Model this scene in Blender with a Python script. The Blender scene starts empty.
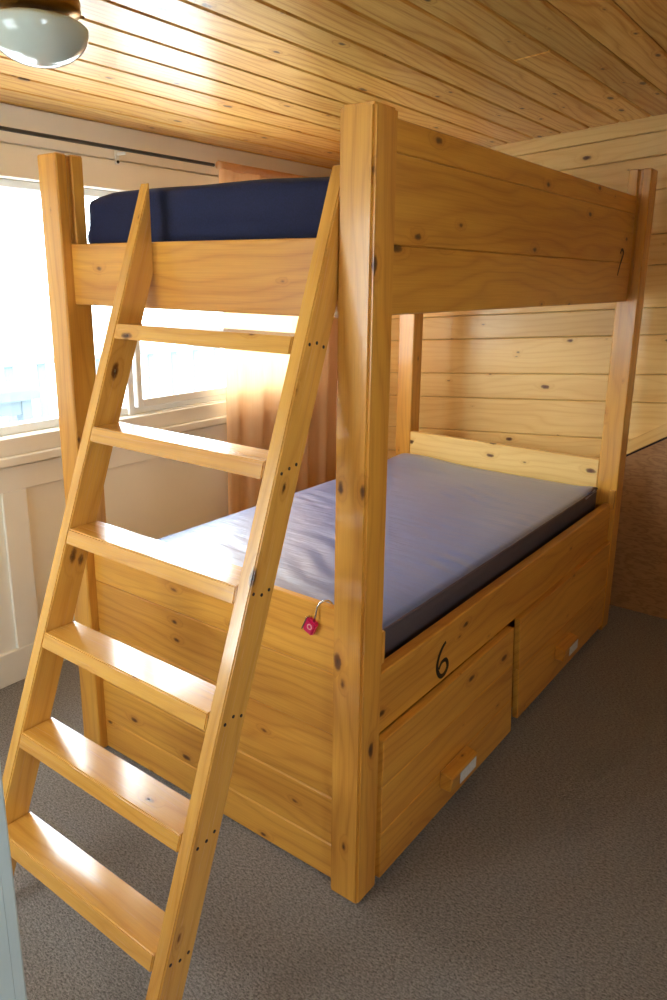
import bpy, bmesh, math, random
from mathutils import Vector, Matrix, noise
random.seed(7)
scn = bpy.context.scene
COL = scn.collection
V = Vector

# ------------------------------------------------------------------ materials
def mat(name):
    m = bpy.data.materials.new(name); m.use_nodes = True
    nt = m.node_tree
    for n in list(nt.nodes): nt.nodes.remove(n)
    out = nt.nodes.new('ShaderNodeOutputMaterial')
    return m, nt, out
class NB:
    def __init__(s, nt): s.nt = nt
    def n(s, t, **k):
        x = s.nt.nodes.new(t)
        for a, b in k.items(): setattr(x, a, b)
        return x
    def put(s, sock, v):
        if hasattr(v, 'is_output') or hasattr(v, 'links'): s.nt.links.new(v, sock)
        else: sock.default_value = v
    def math(s, op, a, b=0.0, c=0.0, clamp=False):
        x = s.n('ShaderNodeMath', operation=op, use_clamp=clamp)
        s.put(x.inputs[0], a); s.put(x.inputs[1], b)
        if op in ('MULTIPLY_ADD',): s.put(x.inputs[2], c)
        return x.outputs[0]
    def mr(s, v, a, b, c=0.0, d=1.0, smooth=True):
        x = s.n('ShaderNodeMapRange', interpolation_type='SMOOTHSTEP' if smooth else 'LINEAR')
        s.put(x.inputs[0], v)
        for i, q in enumerate((a, b, c, d)): s.put(x.inputs[1+i], q)
        return x.outputs[0]
    def comb(s, x, y, z=0.0):
        c = s.n('ShaderNodeCombineXYZ')
        s.put(c.inputs[0], x); s.put(c.inputs[1], y); s.put(c.inputs[2], z); return c.outputs[0]
    def noise(s, v, scale, detail=2.0, rough=.5):
        x = s.n('ShaderNodeTexNoise'); s.put(x.inputs['Vector'], v)
        x.inputs['Scale'].default_value = scale; x.inputs['Detail'].default_value = detail
        x.inputs['Roughness'].default_value = rough
        return x.outputs[0]
    def mix(s, f, a, b):
        x = s.n('ShaderNodeMix', data_type='RGBA')
        s.put(x.inputs[0], f); s.put(x.inputs[6], a); s.put(x.inputs[7], b); return x.outputs[2]
def lin(r, g, b):
    f = lambda c: (c/255/12.92) if c/255 <= .04045 else ((c/255+.055)/1.055)**2.4
    return (f(r), f(g), f(b), 1)

def pine(name, light, dark, knot, rough=.35, coat=.25, cr=.13, knots=1.0, ring=26.0, streak=.5):
    m, nt, out = mat(name); b = NB(nt)
    at = b.n('ShaderNodeAttribute', attribute_name='gv')
    sp = b.n('ShaderNodeSeparateXYZ'); nt.links.new(at.outputs['Vector'], sp.inputs[0])
    x, y, z = sp.outputs[0], sp.outputs[1], sp.outputs[2]
    v = b.math('ADD', y, z)
    # knots
    kv = b.comb(b.math('MULTIPLY', x, 4.2), b.math('MULTIPLY', v, 9.0))
    vo = b.n('ShaderNodeTexVoronoi', voronoi_dimensions='2D', feature='F1')
    nt.links.new(kv, vo.inputs['Vector']); vo.inputs['Scale'].default_value = 1.0
    wob = b.noise(b.comb(x, v), 60, 2)
    d = b.math('ADD', vo.outputs['Distance'], b.math('MULTIPLY', b.math('SUBTRACT', wob, .5), .07))
    sc = b.n('ShaderNodeSeparateColor'); nt.links.new(vo.outputs['Color'], sc.inputs[0])
    r = b.mr(sc.outputs[0], .58-.2*knots, 1.0, -.03, .105, smooth=False)     # radius of the knot in cell units; below zero there is none
    kmask = b.math('SUBTRACT', 1.0, b.mr(d, b.math('SUBTRACT', r, .035), b.math('ADD', r, .02)))
    kmask = b.math('MULTIPLY', kmask, b.math('GREATER_THAN', r, .0))
    halo = b.math('MULTIPLY', b.math('SUBTRACT', 1.0, b.mr(d, r, b.math('ADD', b.math('MULTIPLY', r, 2.6), .06))), b.math('GREATER_THAN', r, 0.0))
    # growth rings, bending round the knots
    lo = b.noise(b.comb(b.math('MULTIPLY', x, 1.1), b.math('MULTIPLY', v, 5.0), 1.3), 1.0, 2)
    ph = b.math('ADD', b.math('MULTIPLY', v, ring), b.math('MULTIPLY', lo, 7.0))
    ph = b.math('ADD', ph, b.math('MULTIPLY', halo, 1.2))
    fr = b.math('PINGPONG', ph, .5)
    rings = b.math('POWER', b.math('MULTIPLY', fr, 2.0), 3.0)
    fine = b.noise(b.comb(b.math('MULTIPLY', x, 5.0), b.math('MULTIPLY', v, 230.0)), 1.0, 3, .6)
    broad = b.noise(b.comb(b.math('MULTIPLY', x, .9), b.math('MULTIPLY', v, 8.0), 4.0), 1.0, 3, .55)
    f = b.math('ADD', b.math('MULTIPLY', rings, .62*streak), b.math('MULTIPLY', b.mr(fine, .35, .7), .40*streak))
    f = b.math('ADD', f, b.math('MULTIPLY', b.mr(broad, .35, .7), .42), clamp=True)
    ba = b.n('ShaderNodeAttribute', attribute_name='btone')
    c = b.mix(f, light, dark)
    c = b.mix(b.math('MULTIPLY', halo, .35), c, dark)
    c = b.mix(b.math('MULTIPLY', kmask, .88), c, knot)
    core = b.math('MULTIPLY', b.math('SUBTRACT', 1.0, b.mr(d, 0.0, b.math('MULTIPLY', r, .75))), b.math('GREATER_THAN', r, .05))
    c = b.mix(b.math('MULTIPLY', core, .7), c, (.03, .012, .005, 1))
    hsv = b.n('ShaderNodeHueSaturation'); nt.links.new(c, hsv.inputs['Color'])
    nt.links.new(ba.outputs['Fac'], hsv.inputs['Value'])
    p = b.n('ShaderNodeBsdfPrincipled')
    nt.links.new(hsv.outputs[0], p.inputs['Base Color'])
    b.put(p.inputs['Roughness'], b.math('ADD', rough, b.math('MULTIPLY', b.math('SUBTRACT', fine, .5), .12)))
    p.inputs['Coat Weight'].default_value = coat; p.inputs['Coat Roughness'].default_value = cr; p.inputs['Coat IOR'].default_value = 1.7 if coat >= 1 else 1.5
    bp = b.n('ShaderNodeBump'); bp.inputs['Strength'].default_value = .12; bp.inputs['Distance'].default_value = .002
    b.put(bp.inputs['Height'], b.math('SUBTRACT', fine, b.math('MULTIPLY', kmask, .8)))
    nt.links.new(bp.outputs[0], p.inputs['Normal'])
    nt.links.new(p.outputs[0], out.inputs[0])
    return m

def plain(name, col, rough=.5, metal=0.0, coat=0.0, nscale=0, namt=.0, bump=0.0, spec=.5, sheen=0.0, nvec=None, trans=0.0):
    m, nt, out = mat(name); b = NB(nt)
    p = b.n('ShaderNodeBsdfPrincipled')
    p.inputs['Base Color'].default_value = col; p.inputs['Roughness'].default_value = rough
    p.inputs['Metallic'].default_value = metal; p.inputs['Coat Weight'].default_value = coat
    p.inputs['Specular IOR Level'].default_value = spec
    p.inputs['Sheen Weight'].default_value = sheen; p.inputs['Sheen Roughness'].default_value = .4
    if nscale:
        tc = b.n('ShaderNodeTexCoord'); mp = b.n('ShaderNodeMapping')
        nt.links.new(tc.outputs['Object'], mp.inputs[0])
        if nvec: mp.inputs['Scale'].default_value = nvec
        no = b.noise(mp.outputs[0], nscale, 4, .6)
        c2 = tuple(x*(1-namt) for x in col[:3])+(1,)
        b.put(p.inputs['Base Color'], b.mix(b.mr(no, .3, .7), c2, col))
        if bump:
            bp = b.n('ShaderNodeBump'); bp.inputs['Strength'].default_value = bump; bp.inputs['Distance'].default_value = .004
            b.put(bp.inputs['Height'], no); nt.links.new(bp.outputs[0], p.inputs['Normal'])
    nt.links.new(p.outputs[0], out.inputs[0])
    return m

BED = pine('bunk_pine', lin(230,168,70), lin(182,110,34), lin(96,46,16), rough=.33, coat=.35, knots=.75, streak=.5)
LAD = pine('ladder_pine', lin(234,176,82), lin(190,122,44), lin(96,46,16), rough=.26, coat=1.0, cr=.13, knots=.6, streak=.5)
WALLP = pine('wall_pine', lin(242,202,126), lin(216,160,80), lin(96,46,20), rough=.4, coat=.15, knots=1.25, streak=.5)
CEILP = pine('ceiling_pine', lin(248,202,116), lin(208,138,52), lin(90,44,18), rough=.36, coat=.4, cr=.26, knots=.8, ring=30, streak=1.05)
WHITE = plain('cream_paint', lin(246,241,230), .45, nscale=3, namt=.04)
FRAME = plain('white_frame', lin(240,243,243), .35)
BLACK = plain('black_metal', lin(28,26,26), .4)
INK = plain('black_marker', lin(14,13,14), .5)
DOORM = plain('door_paint', lin(190,206,212), .4, nscale=6, namt=.05)
NAVY = plain('navy_cover', lin(36,42,76), .75, nscale=240, namt=.35, bump=.15, spec=.2, sheen=.05)
BRASS = plain('aged_brass', lin(176,136,70), .3, metal=1.0, nscale=20, namt=.2)
STEEL = plain('steel', lin(200,200,200), .25, metal=1.0)
PINK = plain('padlock_pink', lin(214,30,96), .3, metal=.35, coat=.4)
STICK = plain('white_label', lin(228,232,238), .5, nscale=90, namt=.2)
DARK = plain('dark_hole_and_gap_shade', lin(36,20,12), .8)
DECKM = plain('outdoor_wood', lin(88,100,108), .7)
RAILM = plain('railing_paint', lin(88,102,112), .7)
SNOW = plain('pale_ground', lin(235,238,240), .9, nscale=1.2, namt=.1)
PIPE = plain('cover_piping', lin(96,82,92), .6)

def mattress_mat():
    m, nt, out = mat('grey_blue_cover'); b = NB(nt)
    tc = b.n('ShaderNodeTexCoord')
    no = b.noise(tc.outputs['Object'], 4.0, 3)
    p = b.n('ShaderNodeBsdfPrincipled')
    b.put(p.inputs['Base Color'], b.mix(no, lin(100,126,178), lin(88,112,162)))
    p.inputs['Roughness'].default_value = .42
    p.inputs['Specular IOR Level'].default_value = 1.0
    p.inputs['Coat Weight'].default_value = 1.0; p.inputs['Coat Roughness'].default_value = .34
    mp = b.n('ShaderNodeMapping'); nt.links.new(tc.outputs['Object'], mp.inputs[0])
    mp.inputs['Rotation'].default_value = (0, 0, .5); mp.inputs['Scale'].default_value = (1.2, 7, 2)
    n2 = b.noise(mp.outputs[0], 4.0, 3, .5)
    bp = b.n('ShaderNodeBump'); bp.inputs['Strength'].default_value = .5; bp.inputs['Distance'].default_value = .016
    b.put(bp.inputs['Height'], n2); nt.links.new(bp.outputs[0], p.inputs['Normal'])
    nt.links.new(p.outputs[0], out.inputs[0]); return m
GREY = mattress_mat()

def carpet_mat():
    m, nt, out = mat('grey_brown_carpet'); b = NB(nt)
    tc = b.n('ShaderNodeTexCoord')
    a = b.noise(tc.outputs['Object'], 190, 3, .75)
    c = b.noise(tc.outputs['Object'], 420, 2, .7)
    mp = b.n('ShaderNodeMapping'); nt.links.new(tc.outputs['Object'], mp.inputs[0])
    mp.inputs['Rotation'].default_value = (0, 0, .6); mp.inputs['Scale'].default_value = (1, 2.6, 1)
    e = b.noise(mp.outputs[0], 90, 3, .7)
    f = b.math('ADD', b.math('MULTIPLY', a, .45), b.math('MULTIPLY', e, .55))
    f = b.mr(f, .36, .66)
    p = b.n('ShaderNodeBsdfPrincipled')
    b.put(p.inputs['Base Color'], b.mix(f, lin(106,97,91), lin(190,180,172)))
    p.inputs['Roughness'].default_value = .95; p.inputs['Specular IOR Level'].default_value = .1
    p.inputs['Sheen Weight'].default_value = .2
    bp = b.n('ShaderNodeBump'); bp.inputs['Strength'].default_value = .9; bp.inputs['Distance'].default_value = .005
    b.put(bp.inputs['Height'], b.math('ADD', f, b.math('MULTIPLY', c, .5))); nt.links.new(bp.outputs[0], p.inputs['Normal'])
    nt.links.new(p.outputs[0], out.inputs[0]); return m
CARPET = carpet_mat()

def plywood_mat():
    m, nt, out = mat('plywood'); b = NB(nt)
    tc = b.n('ShaderNodeTexCoord'); mp = b.n('ShaderNodeMapping'); nt.links.new(tc.outputs['Object'], mp.inputs[0])
    mp.inputs['Scale'].default_value = (1.5, 1, 5)
    lo = b.noise(mp.outputs[0], 2.0, 4, .6)
    w = b.math('POWER', b.math('MULTIPLY', b.math('PINGPONG', b.math('MULTIPLY', lo, 11.0), .5), 2.0), 2.0)
    mp2 = b.n('ShaderNodeMapping'); nt.links.new(tc.outputs['Object'], mp2.inputs[0]); mp2.inputs['Scale'].default_value = (6, 1, 40)
    fi = b.noise(mp2.outputs[0], 3, 3, .6)
    f = b.math('ADD', b.math('MULTIPLY', w, .5), b.math('MULTIPLY', fi, .5), clamp=True)
    p = b.n('ShaderNodeBsdfPrincipled'); b.put(p.inputs['Base Color'], b.mix(f, lin(184,136,86), lin(132,90,52)))
    p.inputs['Roughness'].default_value = .5
    nt.links.new(p.outputs[0], out.inputs[0]); return m
PLY = plywood_mat()

def curtain_mat():
    m, nt, out = mat('peach_curtain'); b = NB(nt)
    tc = b.n('ShaderNodeTexCoord'); mp = b.n('ShaderNodeMapping'); nt.links.new(tc.outputs['Object'], mp.inputs[0])
    mp.inputs['Scale'].default_value = (1, 120, 3)
    no = b.noise(mp.outputs[0], 2.0, 3)
    c = b.mix(no, lin(246,208,164), lin(236,192,146))
    d = b.n('ShaderNodeBsdfDiffuse'); t = b.n('ShaderNodeBsdfTranslucent'); x = b.n('ShaderNodeMixShader')
    nt.links.new(c, d.inputs[0]); nt.links.new(c, t.inputs[0]); x.inputs[0].default_value = .38
    nt.links.new(d.outputs[0], x.inputs[1]); nt.links.new(t.outputs[0], x.inputs[2]); nt.links.new(x.outputs[0], out.inputs[0]); return m
CURT = curtain_mat()

def glass_mat():
    m, nt, out = mat('window_glass'); b = NB(nt)
    t = b.n('ShaderNodeBsdfTransparent'); t.inputs[0].default_value = (.96, .985, .98, 1)
    g = b.n('ShaderNodeBsdfGlossy'); g.inputs['Roughness'].default_value = .0
    lw = b.n('ShaderNodeLayerWeight'); lw.inputs[0].default_value = .5
    fr = b.math('MULTIPLY_ADD', b.math('POWER', lw.outputs['Facing'], 5.0), .5, .03)
    x = b.n('ShaderNodeMixShader'); nt.links.new(fr, x.inputs[0])
    nt.links.new(t.outputs[0], x.inputs[1]); nt.links.new(g.outputs[0], x.inputs[2]); nt.links.new(x.outputs[0], out.inputs[0]); return m
GLASS = glass_mat()
def opal_mat():
    m, nt, out = mat('opal_glass'); b = NB(nt)
    p = b.n('ShaderNodeBsdfPrincipled'); p.inputs['Base Color'].default_value = lin(196,206,198)
    p.inputs['Roughness'].default_value = .12; p.inputs['Coat Weight'].default_value = .6; p.inputs['Coat Roughness'].default_value = .05
    nt.links.new(p.outputs[0], out.inputs[0]); return m
OPAL = opal_mat()

# ------------------------------------------------------------------ mesh helpers
class MB:
    """collects shapes into one mesh with the grain attributes gv (vector) and btone (float)"""
    def __init__(s):
        s.v = []; s.f = []; s.g = []; s.t = []; s.sm = []
    def add_bm(s, bm, gfun, tone=1.0, smooth=False):
        o = len(s.v); bm.verts.ensure_lookup_table(); bm.verts.index_update()
        for v in bm.verts: s.v.append(tuple(v.co))
        for f in bm.faces:
            s.f.append([o+v.index for v in f.verts]); s.g.append([gfun(v.co) for v in f.verts]); s.t.append(tone); s.sm.append(smooth)
        bm.free()
    def board(s, lo, hi, axis=None, bev=.002, seg=1, tone=None, frame=None, smooth=False):
        """box from lo to hi in the frame; grain along axis 0/1/2 (longest when None)"""
        lo, hi = V(lo), V(hi); d = hi-lo
        if axis is None: axis = max(range(3), key=lambda i: d[i])
        bm = bmesh.new(); bmesh.ops.create_cube(bm, size=1)
        c = (lo+hi)/2
        for v in bm.verts: v.co = V((v.co.x*d.x+c.x, v.co.y*d.y+c.y, v.co.z*d.z+c.z))
        bev = min(bev, min(abs(q) for q in d)*.4)
        if bev > 0: bmesh.ops.bevel(bm, geom=list(bm.edges), offset=bev, segments=seg, affect='EDGES')
        off = V((random.uniform(0, 40), random.uniform(0, 20), random.uniform(0, 20)))
        ax = [axis]+[i for i in range(3) if i != axis]
        g = lambda co: (co[ax[0]]+off.x, co[ax[1]]+off.y, co[ax[2]]+off.z)
        if tone is None: tone = random.uniform(.9, 1.06)
        if frame is not None:
            inv = frame.inverted()
            for v in bm.verts: v.co = frame @ v.co
            s.add_bm(bm, lambda co: g(inv @ co), tone, smooth)
        else: s.add_bm(bm, g, tone, smooth)
        return s
    def prism(s, pts, ax, a, b, gdir=None, bev=.002, tone=1.0, seg=1, joint=None, off=None):
        """polygon pts in the plane normal to axis ax, extruded from a to b"""
        bm = bmesh.new()
        def mk(p, q):
            r = list(p); r.insert(ax, q); return V(r)
        va = [bm.verts.new(mk(p, a)) for p in pts]; vb = [bm.verts.new(mk(p, b)) for p in pts]
        bm.faces.new(va); bm.faces.new(list(reversed(vb)))
        n = len(pts)
        for i in range(n): bm.faces.new((va[(i+1) % n], va[i], vb[i], vb[(i+1) % n]))
        bmesh.ops.recalc_face_normals(bm, faces=bm.faces)
        ed = [q for q in bm.edges if joint is None or not all(abs(v.co[ax]-joint) < 1e-5 for v in q.verts)]
        if bev: bmesh.ops.bevel(bm, geom=ed, offset=bev, segments=seg, affect='EDGES')
        if off is None: off = V((random.uniform(0, 40), random.uniform(0, 20), random.uniform(0, 20)))
        if gdir is None: gdir = V((0, 0, 1))
        gdir = V(gdir).normalized(); e = V((1, 0, 0)) if abs(gdir.x) < .9 else V((0, 1, 0))
        u = (e-gdir*e.dot(gdir)).normalized(); w = gdir.cross(u)
        s.add_bm(bm, lambda co: (co.dot(gdir)+off.x, co.dot(u)+off.y, co.dot(w)+off.z), tone)
        return s
    def raw(s, verts, faces, smooth=True):
        o = len(s.v); s.v += [tuple(v) for v in verts]
        for f in faces:
            s.f.append([o+i for i in f]); s.g.append([tuple(verts[i]) for i in f]); s.t.append(1.0); s.sm.append(smooth)
        return s
    def tube(s, pts, r, n=8, closed=False):
        pts = [V(p) for p in pts]; vs = []; fs = []; m = len(pts)
        prev = None
        for i, p in enumerate(pts):
            t = ((pts[(i+1) % m] if closed else pts[min(i+1, m-1)]) - (pts[(i-1) % m] if closed else pts[max(i-1, 0)])).normalized()
            a = prev if prev is not None else (V((0, 0, 1)) if abs(t.z) < .9 else V((1, 0, 0)))
            a = (a-t*a.dot(t)).normalized(); prev = a; b_ = t.cross(a)
            for k in range(n):
                th = 2*math.pi*k/n; vs.append(p+(a*math.cos(th)+b_*math.sin(th))*r)
        for i in range(m if closed else m-1):
            j = (i+1) % m
            for k in range(n): fs.append((i*n+k, i*n+(k+1) % n, j*n+(k+1) % n, j*n+k))
        if not closed: fs.append(tuple(reversed(range(n)))); fs.append(tuple((m-1)*n+k for k in range(n)))
        return s.raw(vs, fs)
    def lathe(s, prof, c, n=40, axis='z'):
        vs = []; fs = []; m = len(prof)
        for r, h in prof:
            for k in range(n):
                th = 2*math.pi*k/n
                if axis == 'z': vs.append((c[0]+r*math.cos(th), c[1]+r*math.sin(th), c[2]+h))
                else: vs.append((c[0]+h, c[1]+r*math.cos(th), c[2]+r*math.sin(th)))
        for i in range(m-1):
            for k in range(n): fs.append((i*n+k, i*n+(k+1) % n, (i+1)*n+(k+1) % n, (i+1)*n+k))
        fs.append(tuple(reversed(range(n)))); fs.append(tuple((m-1)*n+k for k in range(n)))
        return s.raw(vs, fs)
    def build(s, name, m, parent=None, kind=None, label=None):
        me = bpy.data.meshes.new(name); me.from_pydata(s.v, [], s.f)
        a = me.attributes.new('gv', 'FLOAT_VECTOR', 'CORNER'); flat = [c for f in s.g for co in f for c in co]
        a.data.foreach_set('vector', flat)
        t = me.attributes.new('btone', 'FLOAT', 'FACE'); t.data.foreach_set('value', s.t)
        me.polygons.foreach_set('use_smooth', s.sm)
        bm = bmesh.new(); bm.from_mesh(me); bmesh.ops.recalc_face_normals(bm, faces=bm.faces); bm.to_mesh(me); bm.free()
        me.update(); me.materials.append(m)
        o = bpy.data.objects.new(name, me); COL.objects.link(o)
        if parent is not None:
            o.parent = parent
            o.matrix_parent_inverse = world_of(parent).inverted()
        if kind: o['kind'] = kind
        if label: o['label'] = label
        return o
def world_of(o):
    m = Matrix.LocRotScale(o.location, o.rotation_euler, o.scale)
    if o.parent is not None: m = world_of(o.parent) @ o.matrix_parent_inverse @ m
    return m
def thing(name, loc, label, cat, group=None):
    o = bpy.data.objects.new(name, None); COL.objects.link(o); o.location = loc; o.empty_display_size = .1
    o['label'] = label; o['category'] = cat
    if group: o['group'] = group
    return o
def structroot(name, loc, label=None):
    o = bpy.data.objects.new(name, None); COL.objects.link(o); o.location = loc; o['kind'] = 'structure'
    if label: o['label'] = label
    return o

# ------------------------------------------------------------------ room
XW, YB, XR, YF = -1.75, 2.34, 1.95, -1.85          # window wall, plank wall, right wall, front wall
SL = .078
cz = lambda x: 2.316 + SL*x
fl = MB(); fl.raw([(XW-.1, YF-.1, 0), (XR+.1, YF-.1, 0), (XR+.1, YB+.1, 0), (XW-.1, YB+.1, 0),
                   (XW-.1, YF-.1, -.08), (XR+.1, YF-.1, -.08), (XR+.1, YB+.1, -.08), (XW-.1, YB+.1, -.08)],
                  [(0,1,2,3),(7,6,5,4),(0,4,5,1),(1,5,6,2),(2,6,7,3),(3,7,4,0)], False)
fl.build('floor', CARPET, kind='structure')

# ceiling of tongue-and-groove boards that run along y and follow the pitch of the roof
ce = MB(); ang = math.atan(SL)
CF = Matrix.Translation((0, 0, 2.316)) @ Matrix.Rotation(-ang, 4, 'Y')
x = -.12 - .134*13
while x < XR+.05:
    y = YF-.1
    while y < YB+.1:
        y2 = YB+.1 if random.random() < .75 else min(YB+.1, y+random.uniform(1.6, 3.2))
        if y2 > YB-.5: y2 = YB+.1
        ce.board((x+.002, y, 0), (x+.134-.002, y2-.001, .018), 1, .006, frame=CF, tone=random.uniform(.82, 1.08)); y = y2
    x += .134
ce.board((-2.0, YF-.1, .0181), (XR+.15, YB+.1, .05), 1, 0, frame=CF, tone=.35)
ce.build('ceiling', CEILP, kind='structure')

# back wall: planks parallel to the roof pitch
wb = MB()
WF = Matrix.Translation((0, YB, 0)) @ Matrix.Rotation(-ang, 4, 'Y')
seams = [2.40, 2.244, 2.143, 2.0, 1.81, 1.675, 1.485, 1.362, 1.178, 1.046, .862, .72, .54, .40, .22, .08, -.12, -.28]
for a, b_ in zip(seams[1:], seams[:-1]):
    wb.board((XW-.25, 0, a+.001), (XR+.1, .02, b_-.001), 0, .004, frame=WF)
wb.board((XW-.25, .0201, -.3), (XR+.1, .06, 2.45), 0, 0, frame=WF, tone=.4)
wb.build('wall_back', WALLP, kind='structure')
# plywood sheet with a slanting top edge, and the board that follows it
ply = MB()
d0 = lambda x: .765+(x+.081)*.655
ply.prism([(-.45, .002), (XR-.03, .002), (XR-.03, 1.60), (d0(.0)+.0*0+1.19, 1.60), (-.45, d0(-.45))] if False else
          [(-.30, .002), (XR-.03, .002), (XR-.03, d0(1.2)), (1.2, d0(1.2)), (-.30, d0(-.30))], 1, YB-.010, YB-.001, bev=0)
ply.build('trim_1', PLY, kind='structure', label='plywood sheet with a slanting top edge on the plank wall')
tb = MB(); n_ = V((-.655, 1)).normalized()
q = [(-.30, d0(-.30)+.012), (1.2, d0(1.2)+.012), (1.2+n_.x*.055, d0(1.2)+.012+n_.y*.055), (-.30+n_.x*.055, d0(-.30)+.012+n_.y*.055)]
tb.prism(q, 1, YB-.012, YB-.001, gdir=(1, 0, .655), bev=.001, tone=1.0)
tb.build('trim_2', WALLP, kind='structure')
gp = MB(); gp.prism([(-.30, d0(-.30)-.001), (1.2, d0(1.2)-.001), (1.2, d0(1.2)+.010), (-.30, d0(-.30)+.010)], 1, YB-.006, YB-.001, bev=0)  # dark strip stands in for the shadow in the gap
gp.build('gap_shadow_strip', DARK, kind='structure', label='dark strip painted as the shadow in the gap along the slanting plywood edge')

# window wall
WY0, WY1, WZ0, WZ1 = -.27, 1.95, 1.0, 1.935
wl = MB(); T = .12
def solid(mb, lo, hi, bev=0): return mb.board(lo, hi, bev=bev, tone=1)
solid(wl, (XW-T, YF-.1, -.02), (XW, YB+.02, WZ0)); solid(wl, (XW-T, YF-.1, WZ1), (XW, YB+.02, 2.26))
solid(wl, (XW-T, YF-.1, WZ0), (XW, WY0, WZ1)); solid(wl, (XW-T, WY1, WZ0), (XW, YB+.02, WZ1))
wl.build('wall_left', WHITE, kind='structure')
t3 = MB()
solid(t3, (XW, YF, .79), (XW+.014, YB, .885), .002)                        # rail below the sill
for y in (-1.70, -1.10, -.50, .095, 1.36, 1.98): solid(t3, (XW, y, .14), (XW+.014, y+.10, .79), .002)
t3.build('trim_3', WHITE, kind='structure')
bb = MB(); solid(bb, (XW, YF, 0.001), (XW+.018, YB-.02, .14), .003); bb.build('baseboard_left', WHITE, kind='structure')
t4 = MB(); solid(t4, (XW, YF, 2.10), (XW+.02, YB-.01, 2.178), .003); solid(t4, (XW, YF, 2.052), (XW+.012, YB-.01, 2.098), .002)
t4.build('trim_4', WHITE, kind='structure')
w1 = structroot('window_1', (XW, (WY0+WY1)/2, WZ0))
cas = MB()
solid(cas, (XW, WY0-.07, WZ1), (XW+.02, WY1+.07, WZ1+.112), .003)
solid(cas, (XW, WY0-.07, WZ0-.0), (XW+.02, WY0, WZ1), .002); solid(cas, (XW, WY1, WZ0), (XW+.02, WY1+.07, WZ1), .002)
cas.build('casing', WHITE, w1)
sl = MB(); solid(sl, (XW-.04, WY0-.09, .895), (XW+.045, WY1+.09, .93), .004); solid(sl, (XW, WY0-.07, .93), (XW+.022, WY1+.07, .998), .003); sl.build('sill', WHITE, w1)
wf = MB(); fx0, fx1 = XW-.09, XW-.03
solid(wf, (fx0, WY0, WZ1-.03), (fx1, WY1, WZ1), .003); solid(wf, (fx0, WY0, WZ0), (fx1, WY1, WZ0+.035), .003)
solid(wf, (fx0, WY0, WZ0), (fx1, WY0+.035, WZ1), .003); solid(wf, (fx0, WY1-.035, WZ0), (fx1, WY1, WZ1), .003)
solid(wf, (fx0+.005, .73, WZ0), (fx1+.012, .765, WZ1-.03), .003)
wf.build('frame', FRAME, w1)
sf = MB(); a, b_, c, d = .70, WY1-.036, WZ0+.03, WZ1-.028; sx0, sx1 = XW-.029, XW-.006
solid(sf, (sx0, .772, c), (sx1, .80, d), .002); solid(sf, (sx0, b_-.035, c), (sx1, b_, d), .002)
solid(sf, (sx0, .80, c), (sx1, b_-.035, c+.035), .002); solid(sf, (sx0, .80, d-.03), (sx1, b_-.035, d), .002)
sf.build('sash', FRAME, w1)
gl = MB(); solid(gl, (XW-.064, WY0+.036, WZ0+.036), (XW-.060, .729, WZ1-.031)); gl.build('pane', GLASS, w1)
gl = MB(); solid(gl, (XW-.020, .801, c+.036), (XW-.016, b_-.036, d-.031)); gl.build('pane', GLASS, w1)

# front wall (behind the camera) with a window added for fill light and the doorway; right wall
DX0, DX1 = .06, .90
FX0, FX1, FZ0, FZ1 = -1.45, -.35, .85, 1.95
wf2 = MB()
for lo, hi in (((XW, YF-T, -.02), (FX0, YF, 2.5)), ((FX0, YF-T, -.02), (FX1, YF, FZ0)), ((FX0, YF-T, FZ1), (FX1, YF, 2.5)), ((FX1, YF-T, -.02), (DX0-.04, YF, 2.5)),
               ((DX0-.04, YF-T, 2.04), (DX1, YF, 2.5)), ((DX1, YF-T, -.02), (XR, YF, 2.5))): solid(wf2, lo, hi)
wf2.build('wall_front', WHITE, kind='structure')
RY0, RY1, RZ0, RZ1 = -1.45, -.80, .9, 1.9
wr = MB(); zz = 0.0
while zz < 2.5:
    if RZ0-.01 <= zz < RZ1-.01:
        wr.board((XR, YF-.05, zz+.001), (XR+.02, RY0, zz+.149), 1, .004); wr.board((XR, RY1, zz+.001), (XR+.02, YB, zz+.149), 1, .004)
    else: wr.board((XR, YF-.05, zz+.001), (XR+.02, YB, min(zz+.15, 2.52)-.001), 1, .004)
    zz += .15
for lo, hi in (((XR+.0201, YF-.1, 0), (XR+.06, YB+.1, RZ0)), ((XR+.0201, YF-.1, 1.95), (XR+.06, YB+.1, 2.52)), ((XR+.0201, YF-.1, RZ0), (XR+.06, RY0, 1.95)), ((XR+.0201, RY1, RZ0), (XR+.06, YB+.1, 1.95))):
    wr.board(lo, hi, 1, 0, tone=.4)
wr.build('wall_right', WALLP, kind='structure')
w3 = structroot('fill_window_right', (XR, (RY0+RY1)/2, RZ0))  # unseen window added in the right wall to bring fill light
m_ = MB(); ra, rb = XR+.005, XR+.055
for lo, hi in (((ra, RY0, RZ0), (rb, RY1, RZ0+.04)), ((ra, RY0, 1.91), (rb, RY1, 1.95)), ((ra, RY0, RZ0+.04), (rb, RY0+.04, 1.91)), ((ra, RY1-.04, RZ0+.04), (rb, RY1, 1.91))): solid(m_, lo, hi, .002)
m_.build('frame', FRAME, w3)
gl = MB(); solid(gl, (XR+.03, RY0+.04, RZ0+.04), (XR+.034, RY1-.04, 1.91)); gl.build('pane', GLASS, w3)
w2 = structroot('fill_window_front', ((FX0+FX1)/2, YF, FZ0))  # unseen window added behind the camera to bring fill light
m_ = MB()
for lo, hi in (((FX0, YF-.08, FZ0), (FX1, YF-.03, FZ0+.04)), ((FX0, YF-.08, FZ1-.04), (FX1, YF-.03, FZ1)), ((FX0, YF-.08, FZ0+.04), (FX0+.04, YF-.03, FZ1-.04)),
               ((FX1-.04, YF-.08, FZ0+.04), (FX1, YF-.03, FZ1-.04)), ((-.92, YF-.08, FZ0+.04), (-.88, YF-.03, FZ1-.04))): solid(m_, lo, hi, .002)
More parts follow.
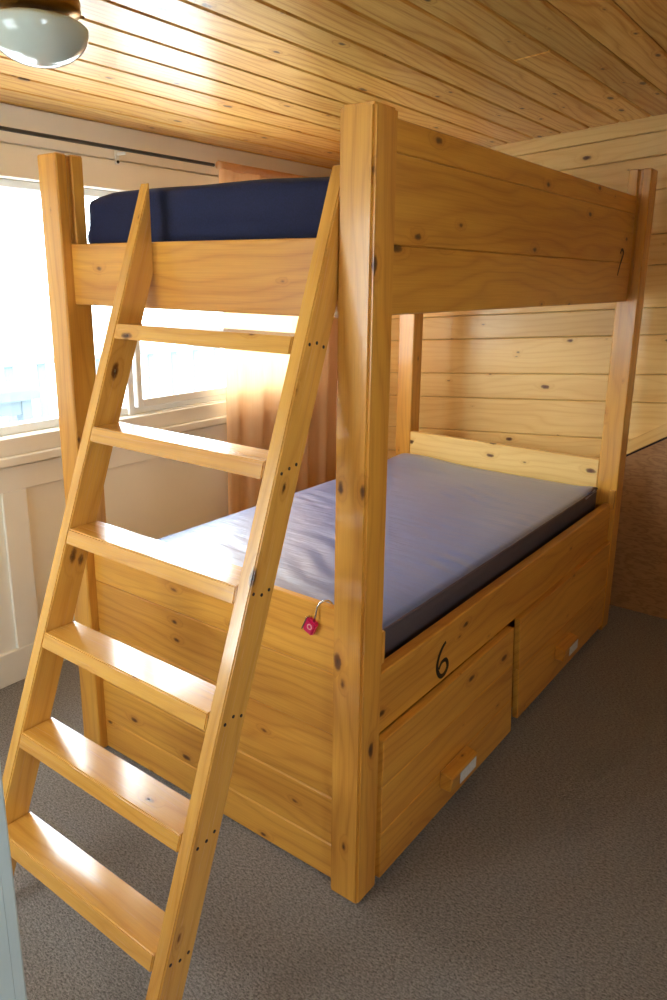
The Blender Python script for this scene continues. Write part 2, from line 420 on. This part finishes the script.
m_.build('frame', FRAME, w2)
gl = MB(); solid(gl, (FX0+.04, YF-.06, FZ0+.04), (-.92, YF-.056, FZ1-.04)); gl.build('pane', GLASS, w2)
gl = MB(); solid(gl, (-.88, YF-.06, FZ0+.04), (FX1-.04, YF-.056, FZ1-.04)); gl.build('pane', GLASS, w2)
hw = MB()  # unseen hallway added so that only bounced light comes through the doorway
for lo, hi in (((-.6, -3.2, -.02), (-.5, YF-T, 2.5)), ((1.5, -3.2, -.02), (1.6, YF-T, 2.5)), ((-.6, -3.3, -.02), (1.6, -3.2, 2.5)), ((-.6, -3.3, 2.3), (1.6, YF-T, 2.4)), ((-.5, -3.2, -.05), (1.5, YF-T, -.001))): solid(hw, lo, hi)
hw.build('added_hallway', WHITE, kind='structure')
# door leaf standing open into the room, its free edge near the lens
dr = structroot('door_1', (.02, YF+.02, 0))
m_ = MB(); DL = .900
solid(m_, (.029-.04, YF+.012, .012), (.029, -DL, 2.03), .004)
m_.build('leaf', DOORM, dr)
m_ = MB(); solid(m_, (.0295, -DL-.10, .10), (.034, -DL-.02, 1.95), .002); solid(m_, (.0295, YF+.04, .10), (.034, YF+.12, 1.95), .002); m_.build('leaf_trim', DOORM, dr)
m_ = MB(); m_.lathe([(.002, -.07), (.022, -.068), (.028, -.055), (.024, -.042), (.011, -.035), (.011, -.008), (.027, -.006), (.027, .0)], (-.0115, -DL-.06, .98), 24, 'x'); m_.build('door_knob', BRASS, dr)

# ------------------------------------------------------------------ bunk bed
S, W, L = .091, 1.180, 2.10
bed = thing('bunk_bed', (-W/2, L/2, 0), 'honey-coloured pine bunk bed on the carpet with drawers below the lower bunk', 'bed')
def post(x0, x1, y0, y1, h, groove=None):
    m = MB()
    m.board((x0, y0, .001), (x1, y1, h), 2, .007, 2, tone=1.0)
    return m
p1 = post(-S, 0, 0, S, 1.945).build('post', BED, bed)
# left post: two thicknesses with an open slot above the end rail
def slotpost(name_h, x0, x1, y0, y1, zs, h, faces):
    m = MB(); mx = (x0+x1)/2
    m.board((x0, y0, .001), (x1, y1, zs), 2, .006, 2, tone=1.0)
    return m
m = MB()
def cpost(x0, x1, y0, y1, h, axis, a, b_, slot_side, z0):
    """post with a slot a..b along `axis` cut in one face above z0"""
    m = MB()
    if axis == 'y':       # slot open toward +x, spans y a..b
        pts = [(x0, y0), (x1, y0), (x1, a), (x1-.018, a), (x1-.018, b_), (x1, b_), (x1, y1), (x0, y1)]
    else:                 # slot open toward -y, spans x a..b
        pts = [(x0, y1), (x1, y1), (x1, y0), (b_, y0), (b_, y0+.018), (a, y0+.018), (a, y0), (x0, y0)]
    off = V((random.uniform(0, 40), random.uniform(0, 20), random.uniform(0, 20)))
    m.prism(pts, 2, z0, h, bev=.004, joint=z0, off=off)
    m.prism([(x0, y0), (x1, y0), (x1, y1), (x0, y1)], 2, .001, z0, bev=.004, joint=z0, off=off)
    return m
cpost(-W, -W+S, 0, S, 1.936, 'y', .036, .050, 1, 1.688).build('post', BED, bed)
cpost(-S, 0, L-S, L, 2.05, 'x', -.052, -.036, 1, 1.55).build('post', BED, bed)
cpost(-W, -W+S, L-S, L, 2.05, 'x', -W+.036, -W+.052, 1, 1.69).build('post', BED, bed)
e = .0004
def part(name, lo, hi, axis=None, bev=.003, tone=None, seg=1, mat_=None, parent=None):
    m = MB(); m.board(lo, hi, axis, bev, seg, tone); return m.build(name, mat_ or BED, parent or bed)
RI = .030
part('end_rail', (-W+S+e, RI, 1.514), (-S-e, RI+.038, 1.688), 0, tone=1.03)
part('end_rail', (-W+S+e, L-RI-.038, 1.514), (-S-e, L-RI, 1.688), 0)
part('side_rail', (-.084, S+e, 1.519), (-.0465, L-S-e, 1.676), 1, tone=.96)
part('side_rail', (-W+.0465, S+e, 1.519), (-W+.084, L-S-e, 1.688), 1)
g = MB(); g.board((-.084, S+e, 1.6765), (-.050, L-S-e, 1.873), 1, .003, tone=.93); g.board((-.084, S+e, 1.8735), (-.049, L-S-e, 1.943), 1, .003, tone=1.0)
g.build('guard_rail', BED, bed)
# boards of the foot end
fp = MB()
for a, b_ in ((.006, .115), (.115, .262), (.262, .452), (.452, .628), (.628, .809)):
    fp.board((-W+S+e, RI, a+.0006), (-S-e, RI+.022, b_-.0006), 0, .003, tone=random.uniform(.95, 1.06))
fp.build('foot_panel', BED, bed)
hp = MB()
for a, b_ in ((.30, .50), (.50, .655), (.655, .82)): hp.board((-W+S+e, L-S-.0, a+.0006), (-S-e, L-S+.03, b_-.0006), 0, .003, tone=1.06 if a > .6 else 1)
hp.build('headboard', WALLP, bed)
part('side_board', (-.055, S+e, .449), (-.018, L-S-e, .6245), 1, tone=.95)
part('side_board', (-W+.018, S+e, .10), (-W+.055, L-S-e, .6245), 1)
pf = MB(); pf.board((-W+.056, RI+.026, .515), (-.056, L-S-.004, .54), 1, .001, tone=.9); pf.build('platform', BED, bed)
uf = MB(); uf.board((-W+.085, RI+.042, 1.555), (-.085, L-RI-.042, 1.575), 1, .001, tone=.9); uf.build('platform', BED, bed)
cl = MB(); cl.board((-.030, S+e, .664), (-.003, S+.014, .752), 2, .002); cl.build('cleat', BED, bed)
cl = MB(); cl.board((-.03, L-S-.014, .60), (-.004, L-S-e, .69), 2, .002); cl.build('cleat', BED, bed)
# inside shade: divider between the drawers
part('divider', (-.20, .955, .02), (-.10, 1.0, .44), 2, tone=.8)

def drawer(y0, y1, z0, z1, xf, nb, hy, hz, slant=0.0, slant0=0.0):
    r = bpy.data.objects.new('drawer', None); COL.objects.link(r); r.parent = bed
    r.location = (0, 0, 0); r.matrix_parent_inverse = world_of(bed).inverted()
    fr = MB(); zs = [z0+(z1-z0)*i/nb for i in range(nb+1)]
    for i in range(nb):
        a, b_ = zs[i], zs[i+1]
        ya = y1-slant*(i)/nb; yb = y1-slant*(i+1)/nb; wa = y0-slant0*i/nb; wb_ = y0-slant0*(i+1)/nb
        fr.prism([(wa, a+.0004), (ya, a+.0004), (yb, b_-.0004), (wb_, b_-.0004)], 0, xf-.0265 if xf > 0 else xf-.022, xf, gdir=(0, 1, 0), bev=.002, tone=random.uniform(.96, 1.04))
    o = fr.build('drawer_front', BED, r)
    bx = MB(); bx.board((-.6, y0+.03, z0+.02), (xf-.028, y0+.045, z1-.08)); bx.board((-.6, y1-.05, z0+.02), (xf-.028, y1-.035, z1-.08))
    bx.board((-.6, y0+.045, z0+.02), (xf-.028, y1-.05, z0+.035)); bx.board((-.615, y0+.03, z0+.02), (-.6, y1-.035, z1-.08))
    bx.build('drawer_box', BED, r)
    h = MB(); ya, yb = hy
    h.prism([(xf+.0004, hz), (xf+.038, hz), (xf+.044, hz+.05), (xf+.0004, hz+.06)], 1, ya, yb, gdir=(0, 1, 0), bev=.004, tone=.92)
    ho = h.build('handle', BED, r)
    st = MB(); st.board((xf+.0445, ya+.05, hz+.007), (xf+.0455, yb-.015, hz+.044), bev=0)
    so = st.build('sticker', STICK, r); so['label'] = 'white paper sticker'
    return r
drawer(S+.004, .955, .024, .4485, .008, 3, (.415, .585), .113, .045)
drawer(1.032, L-S-.006, .03, .4485, -.001, 2, (1.37, 1.53), .128, 0, .05)

# painted numerals
def stroke(pts, x, w, name):
    mb = MB(); P = [V((x, a, b_)) for a, b_ in pts]
    # Catmull-Rom smoothing
    Q = []
    for i in range(len(P)-1):
        p0, p1_, p2, p3 = P[max(i-1, 0)], P[i], P[i+1], P[min(i+2, len(P)-1)]
        for k in range(8):
            t = k/8; Q.append(.5*((2*p1_)+(p2-p0)*t+(2*p0-5*p1_+4*p2-p3)*t*t+(3*p1_-p0-3*p2+p3)*t**3))
    Q.append(P[-1]); vs = []; fs = []
    for i, q_ in enumerate(Q):
        t = (Q[min(i+1, len(Q)-1)]-Q[max(i-1, 0)]).normalized(); n = V((0, -t.z, t.y)); ww = w*(.75+.35*math.sin(i/len(Q)*math.pi))/2
        for dx in (0, .0008):
            vs.append(q_+n*ww+V((dx, 0, 0))); vs.append(q_-n*ww+V((dx, 0, 0)))
    for i in range(len(Q)-1):
        a = i*4; c = a+4
        fs += [(a+2, a+3, c+3, c+2), (a, c, c+1, a+1), (a, a+2, c+2, c), (a+1, c+1, c+3, a+3)]
    fs += [(0, 1, 3, 2), (len(vs)-4, len(vs)-2, len(vs)-1, len(vs)-3)]
    mb.raw(vs, fs, False); o = mb.build(name, INK, bed); return o
stroke([(.460, .572), (.438, .560), (.419, .535), (.414, .502), (.434, .472), (.460, .468), (.478, .487), (.466, .512), (.440, .514), (.424, .498)], -.0177, .013, 'numeral')['label'] = 'black hand-painted number 6'
stroke([(1.852, 1.712), (1.868, 1.728), (1.893, 1.714), (1.866, 1.673), (1.842, 1.626)], -.0462+.0002, .010, 'numeral')['label'] = 'black hand-painted number 7'

# ------------------------------------------------------------------ mattresses
def mattress(name, lo, hi, r, fn, nx, ny, nz, m):
    lo, hi = V(lo), V(hi); bm = bmesh.new(); bmesh.ops.create_cube(bm, size=1)
    N = (nx, ny, nz); grid = {}
    vs = []; fs = []
    def vid(i, j, k):
        key = (i, j, k)
        if key not in grid: grid[key] = len(vs); vs.append(V((i/nx, j/ny, k/nz)))
        return grid[key]
    for i in range(nx):
        for j in range(ny):
            for k in (0, nz): fs.append((vid(i, j, k), vid(i+1, j, k), vid(i+1, j+1, k), vid(i, j+1, k)))
    for i in range(nx):
        for k in range(nz):
            for j in (0, ny): fs.append((vid(i, j, k), vid(i+1, j, k), vid(i+1, j, k+1), vid(i, j, k+1)))
    for j in range(ny):
        for k in range(nz):
            for i in (0, nx): fs.append((vid(i, j, k), vid(i, j+1, k), vid(i, j+1, k+1), vid(i, j, k+1)))
    bm.free(); d = hi-lo; out = []
    for v in vs:
        p = V((lo.x+d.x*v.x, lo.y+d.y*v.y, lo.z+d.z*v.z))
        c = V((min(max(p.x, lo.x+r), hi.x-r), min(max(p.y, lo.y+r), hi.y-r), min(max(p.z, lo.z+r), hi.z-r)))
        q_ = p-c
        if q_.length > 1e-9: p = c+q_.normalized()*min(r, max(abs(q_.x), abs(q_.y), abs(q_.z)))
        out.append(fn(p, v))
    mb = MB(); mb.raw(out, fs, True); return mb.build(name, m), out
LM = ((-W+.062, RI+.030, .5405), (-.080, L-S-.014, .695))
def fn_low(p, v):
    n1 = noise.noise(V((p.x*2.2, p.y*2.2, 1)))
    ax, ay = min(v.x, 1-v.x), min(v.y, 1-v.y)
    edge = min(1, min(ax*W, ay*L)/.10)
    top = max(0, (v.z-.6)/.4)
    # wrinkles that run diagonally over the middle, and pulls at the corners
    w = math.sin((p.x*.45+p.y*1.0)*62+noise.noise(V((p.x*4, p.y*4, 0)))*4)*noise.noise(V((p.x*3.1, p.y*2.3, 7)))
    p = p+V((0, 0, top*(edge*(.004*n1+.0045*w)-.006*(1-edge))))
    # the cover bulges up at the far window-side corner
    p.z += top*.020*math.exp(-(((p.x+W-.16)/.20)**2+((p.y-1.93)/.16)**2))
    # and a folded ear at the far aisle-side corner
    p.z += top*.012*math.exp(-(((p.x+.09)/.05)**2+((p.y-1.95)/.07)**2))
    if .0 < v.z < 1 and (v.x in (0, 1)): p.x += (.003*noise.noise(V((p.y*5, p.z*12, 3))))
    return p
m1, pts = mattress('mattress', *LM, .022, fn_low, 60, 110, 8, GREY)
SIDE = plain('shaded_side_fabric', lin(84,78,88), .6, nscale=200, namt=.2)  # darker side fabric, part of its tone is shade put into the colour
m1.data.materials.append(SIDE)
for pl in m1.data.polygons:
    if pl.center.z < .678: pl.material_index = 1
m1['label'] = 'grey-blue mattress with a loose sheen cover on the lower bunk'; m1['category'] = 'mattress'
pi = MB(); x1, y0, y1 = LM[1][0]-.004, LM[0][1]+.02, LM[1][1]-.012
pi.tube([(x1, y0+(y1-y0)*i/60, LM[1][2]-.0125+.0015*noise.noise(V((0, i*.4, 2)))) for i in range(61)], .0032, 6)
pi.tube([(x1-.0+.002*math.sin(i*.8), y1-.10+.10*i/8, LM[1][2]-.004+.010*math.sin(i/8*math.pi)) for i in range(9)], .006, 8)
pi.build('piping', PIPE, m1)
def fn_up(p, v):
    top = max(0, (v.z-.4)/.6)
    n1 = noise.noise(V((p.x*3.0, p.y*3.0, 11)))
    p.z += top*(.006*n1 + .010*math.sin((p.x+W)*3.2)*1.0)
    p.z -= top*.012*max(0, 1-(v.x*W)/.12)
    q_ = noise.noise(V((p.x*7, p.z*16, 5)))*.006+noise.noise(V((p.x*2, p.z*30, 9)))*.004
    if v.y == 0: p.y += q_
    if v.x == 0: p.x += .010*math.sin(v.z*9)*1.0+q_*.6
    return p
m2, _ = mattress('mattress', (-W+.090, RI+.055, 1.5755), (-.092, L-.11, 1.826), .03, fn_up, 60, 60, 16, NAVY)
m2['label'] = 'navy blue mattress on the upper bunk'; m2['category'] = 'mattress'

# ------------------------------------------------------------------ ladder
LX, LT, LW, LYB, LK, LD, LTOP = -.0925, .0365, .6690, -.6373, .3628, .0836, 1.824
ladder = thing('ladder', (LX-LW/2, -.6, 0), 'slanted six-rung pine ladder leaning on the foot end of the bunk bed', 'ladder')
F = lambda z: LYB+LK*z
yp = RI-.0006                                    # plumb cut against the end rail
zk = (yp-LD-LYB)/LK; ztip = (yp-LYB)/LK
prof = [(F(0), .001), (F(ztip-.014), ztip-.014), (yp, ztip), (yp, zk), (F(0)+LD, .001)]
for x0 in (LX-LT, LX-LW):
    m = MB(); m.prism(prof, 0, x0, x0+LT, gdir=(0, LK, 1), bev=.003, tone=1.0, seg=2)
    st = m.build('stile', LAD, ladder)
    if x0 > -.3:
        for z in (.201, .436, .678, .933, 1.186, 1.442):
            for k, fy in enumerate((.2, .5, .78)):
                s_ = MB(); yy = F(z+.018)+LD*fy; zz = z+.020+.006*math.sin(k*2+z*9)
                s_.lathe([(.0040, 0), (.0040, .0006)], (LX+.0001, yy, zz), 12, 'x'); so = s_.build('screw_hole', DARK, st)
for i, z in enumerate((.201, .436, .6783, .9328, 1.1857, 1.4423)):
    m = MB(); h = .037; y0 = F(z); y1 = F(z)+LD+.004
    m.prism([(y0-.001, z), (y0+LK*h-.003, z+h), (y1+LK*h, z+h), (y1, z)], 0, LX-LW+LT+.0004, LX-LT-.0004, gdir=(1, 0, 0), bev=.003, seg=2, tone=random.uniform(.97, 1.05))
    m.build('rung', LAD, ladder)

# ------------------------------------------------------------------ padlock on the foot panel
lk = thing('padlock', (-.172, .02, .74), 'small pink padlock hanging over the top edge of the foot panel', 'padlock')
R = Matrix.Translation((-.170, .0195, .752)) @ Matrix.Rotation(math.radians(24), 4, 'Y')
m = MB(); m.board((-.016, -.010, -.026), (.016, .008, .014), 2, .004, 2, tone=1, frame=R, smooth=False); m.build('lock_body', PINK, lk)
m = MB(); m.board((-.0195, -.009, -.027), (-.0165, .007, .014), 2, .001, 1, tone=1, frame=R); m.build('side_plate', STEEL, lk)
m = MB(); c_ = R @ V((.002, -.0112, -.002)); m.tube([(c_.x+.0065*math.cos(t*math.pi/8), c_.y, c_.z+.0065*math.sin(t*math.pi/8)) for t in range(16)], .0016, 6, True); m.build('keyhole_ring', plain('pale_pink', lin(236,170,170), .4), lk)
m = MB(); A = R @ V((.004, -.003, .013)); 
sh = [A, (A.x+.004, .020, .785), (-.156, .0235, .803), (-.150, .026, .8135), (-.143, .034, .8185), (-.137, .044, .8175), (-.134, .0545, .808), (-.135, .0550, .796)]
m.tube(sh, .0026, 8); m.build('shackle', STEEL, lk)

# ------------------------------------------------------------------ curtain and rod
cur = thing('curtain', (-1.68, 1.7, .1), 'peach curtain hanging in folds beside the window behind the bunk bed', 'curtain')
vs = []; fs = []; ny, nz = 150, 24; y0, y1, z0, z1 = 1.225, 2.26, .12, 2.098
for layer in (0, 1):
    for k in range(nz+1):
        f = k/nz
        for j in range(ny+1):
            u = j/ny; amp = .020*(1-.35*f)
            ph = u*2*math.pi*5.5+.5*math.sin(u*9)+.15*math.sin(f*4+u*5)
            x_ = -1.678+amp*math.sin(ph)+.005*math.sin(ph*2.1+1)+layer*.0012
            yy = y0+(y1-y0)*u+.012*math.sin(f*3+u*6)*(1-f)
            vs.append((x_, yy, z0+(z1-z0)*f))
n0 = (nz+1)*(ny+1)
for k in range(nz):
    for j in range(ny):
        a = k*(ny+1)+j; fs.append((a, a+1, a+ny+2, a+ny+1))
m = MB(); m.raw(vs[:n0], fs, True); c_ = m.build('cloth', CURT, cur)
m = MB(); m.tube([(-1.678, y0+(y1-y0)*j/40+.0, 2.088) for j in range(41)], .0185, 8); 
m.build('heading', CURT, cur)
rod = thing('curtain_rod', (-1.68, .3, 2.08), 'thin black curtain rod running along the top of the window wall', 'curtain rod')
m = MB(); m.tube([(-1.68, -1.3, 2.085), (-1.68, 1.20, 2.085)], .0075, 10); m.build('rod', BLACK, rod)
for y in (-1.2, .71):
    m = MB(); m.board((-1.731, y-.010, 2.032), (-1.7255, y+.010, 2.09), bev=.001, tone=1); m.board((-1.7255, y-.004, 2.066), (-1.672, y+.004, 2.076), bev=.001, tone=1)
    bo = m.build('bracket', FRAME, rod)
    m = MB(); m.lathe([(.006, 0), (.006, .004)], (-1.7253, y, 2.042), 12, 'x'); m.build('screw', BLACK, bo)

# ------------------------------------------------------------------ ceiling lamp
LC = (-.80, -.215)
lz = cz(LC[0])
lamp = thing('ceiling_lamp', (LC[0], LC[1], lz), 'ceiling lamp with an aged brass base and rounded white glass globe', 'lamp')
m = MB(); b0 = 2.184
m.lathe([(.060, b0-.004), (.095, b0-.001), (.099, b0+.008), (.098, b0+.014), (.099, b0+.026), (.096, b0+.030), (.096, b0+.050), (.094, b0+.060), (.080, lz-.009)], (LC[0], LC[1], 0), 48)
m.build('base', BRASS, lamp)
m = MB(); pr = []
for i in range(0, 25):
    t = -math.pi/2+i/24*(math.pi/2+.95)
    pr.append((max(.0005, .114*math.cos(t)), 2.150+(.080 if t < 0 else .026)*math.sin(t)))
m.lathe(pr, (LC[0], LC[1], 0), 64); m.build('globe', OPAL, lamp)
for k in range(3):
    t = 2*math.pi*k/3-.9
    m = MB(); m.tube([(LC[0]+.094*math.cos(t), LC[1]+.094*math.sin(t), b0+.006), (LC[0]+.108*math.cos(t), LC[1]+.108*math.sin(t), b0+.006)], .004, 8); m.build('thumb_screw', BRASS, lamp)

# ------------------------------------------------------------------ outside the window
m = MB(); m.raw([(-60, -60, -.5), (60, -60, -.5), (60, 60, -.5), (-60, 60, -.5), (-60, -60, -.8), (60, -60, -.8), (60, 60, -.8), (-60, 60, -.8)],
                [(0,1,2,3),(7,6,5,4),(0,4,5,1),(1,5,6,2),(2,6,7,3),(3,7,4,0)], False)
gr = m.build('outside_ground', SNOW, kind='structure')
def table_out(c):
    t = thing('garden_table', (c[0], c[1], c[2]), 'pale wooden table standing outside beyond the window glass', 'table')
    m = MB(); m.board((c[0]-.5, c[1]-.55, c[2]+.68), (c[0]+.5, c[1]+.55, c[2]+.76), bev=.01, tone=1); m.build('tabletop', DECKM, t)
    for sx in (-.45, .42):
        m = MB(); m.board((c[0]+sx, c[1]-.5, c[2]+.58), (c[0]+sx+.03, c[1]+.5, c[2]+.68), bev=.005, tone=1); m.build('apron', DECKM, t)
    for sx in (-.45, .38):
        for sy in (-.5, .42):
            m = MB(); m.board((c[0]+sx, c[1]+sy, c[2]+.001), (c[0]+sx+.08, c[1]+sy+.08, c[2]+.68), bev=.005, tone=1); m.build('leg', DECKM, t)
deck = MB(); deck.board((-6.2, -3.5, -.12), (XW-T-.01, 6.5, .08), 1, .005, tone=1); deck.build('floor_deck', SNOW, kind='structure').name = 'trim_5'
table_out((-4.3, 1.02, .0805))
rl = thing('deck_railing', (-6.0, 1.5, -.1), 'pale wooden railing along the far side of the deck outside', 'railing')
m = MB(); m.board((-6.05, -3.4, .72), (-5.95, 6.4, .77), bev=.005, tone=1); m.board((-6.02, -3.4, .14), (-5.98, 6.4, .18), bev=.003, tone=1); m.build('rail', RAILM, rl)
y = -3.4
while y < 6.4:
    m = MB(); m.board((-6.02, y, .081), (-5.98, y+.09, .72), bev=.004, tone=1); m.build('baluster', RAILM, rl); y += .35

# ------------------------------------------------------------------ light
w = bpy.data.worlds.new('sky'); scn.world = w; w.use_nodes = True
nt = w.node_tree; bg = nt.nodes['Background']
bg.inputs[0].default_value = (.90, .96, 1.0, 1); bg.inputs[1].default_value = 13.0
def portal(loc, rot, sx, sy):
    l = bpy.data.lights.new('portal', 'AREA'); l.shape = 'RECTANGLE'; l.size = sx; l.size_y = sy
    l.cycles.is_portal = True
    o = bpy.data.objects.new('portal', l); o.location = loc; o.rotation_euler = rot; COL.objects.link(o)
portal((XW-.13, (WY0+WY1)/2, (WZ0+WZ1)/2), (0, -math.pi/2, 0), WZ1-WZ0, WY1-WY0)
portal((XR+.08, (RY0+RY1)/2, 1.42), (0, math.pi/2, 0), .98, .65)
portal(((FX0+FX1)/2, YF-.13, (FZ0+FZ1)/2), (math.pi/2, 0, 0), FX1-FX0, FZ1-FZ0)

# ------------------------------------------------------------------ camera
yaw, pit, rol, f = .6357, -.2505, .0134, 745.1154
fw = V((-math.sin(yaw)*math.cos(pit), math.cos(yaw)*math.cos(pit), math.sin(pit)))
r = V((math.cos(yaw), math.sin(yaw), 0)); u = r.cross(fw)
r2 = math.cos(rol)*r+math.sin(rol)*u; u2 = -math.sin(rol)*r+math.cos(rol)*u
cam = bpy.data.cameras.new('camera'); co = bpy.data.objects.new('camera', cam); COL.objects.link(co)
M = Matrix((r2, u2, -fw)).transposed().to_4x4(); M.translation = (.9044, -1.3354, 1.6021); co.matrix_world = M
cam.sensor_fit = 'VERTICAL'; cam.sensor_height = 36; cam.sensor_width = 24; cam.lens = f/1000*36
cam.shift_x = -4.2107/1000; cam.shift_y = -31.5529/1000; cam.clip_start = .02
scn.camera = co
scn.view_settings.view_transform = 'Standard'; scn.view_settings.look = 'None'
scn.view_settings.gamma = 1; scn.view_settings.exposure = 0; scn.view_settings.use_curve_mapping = False
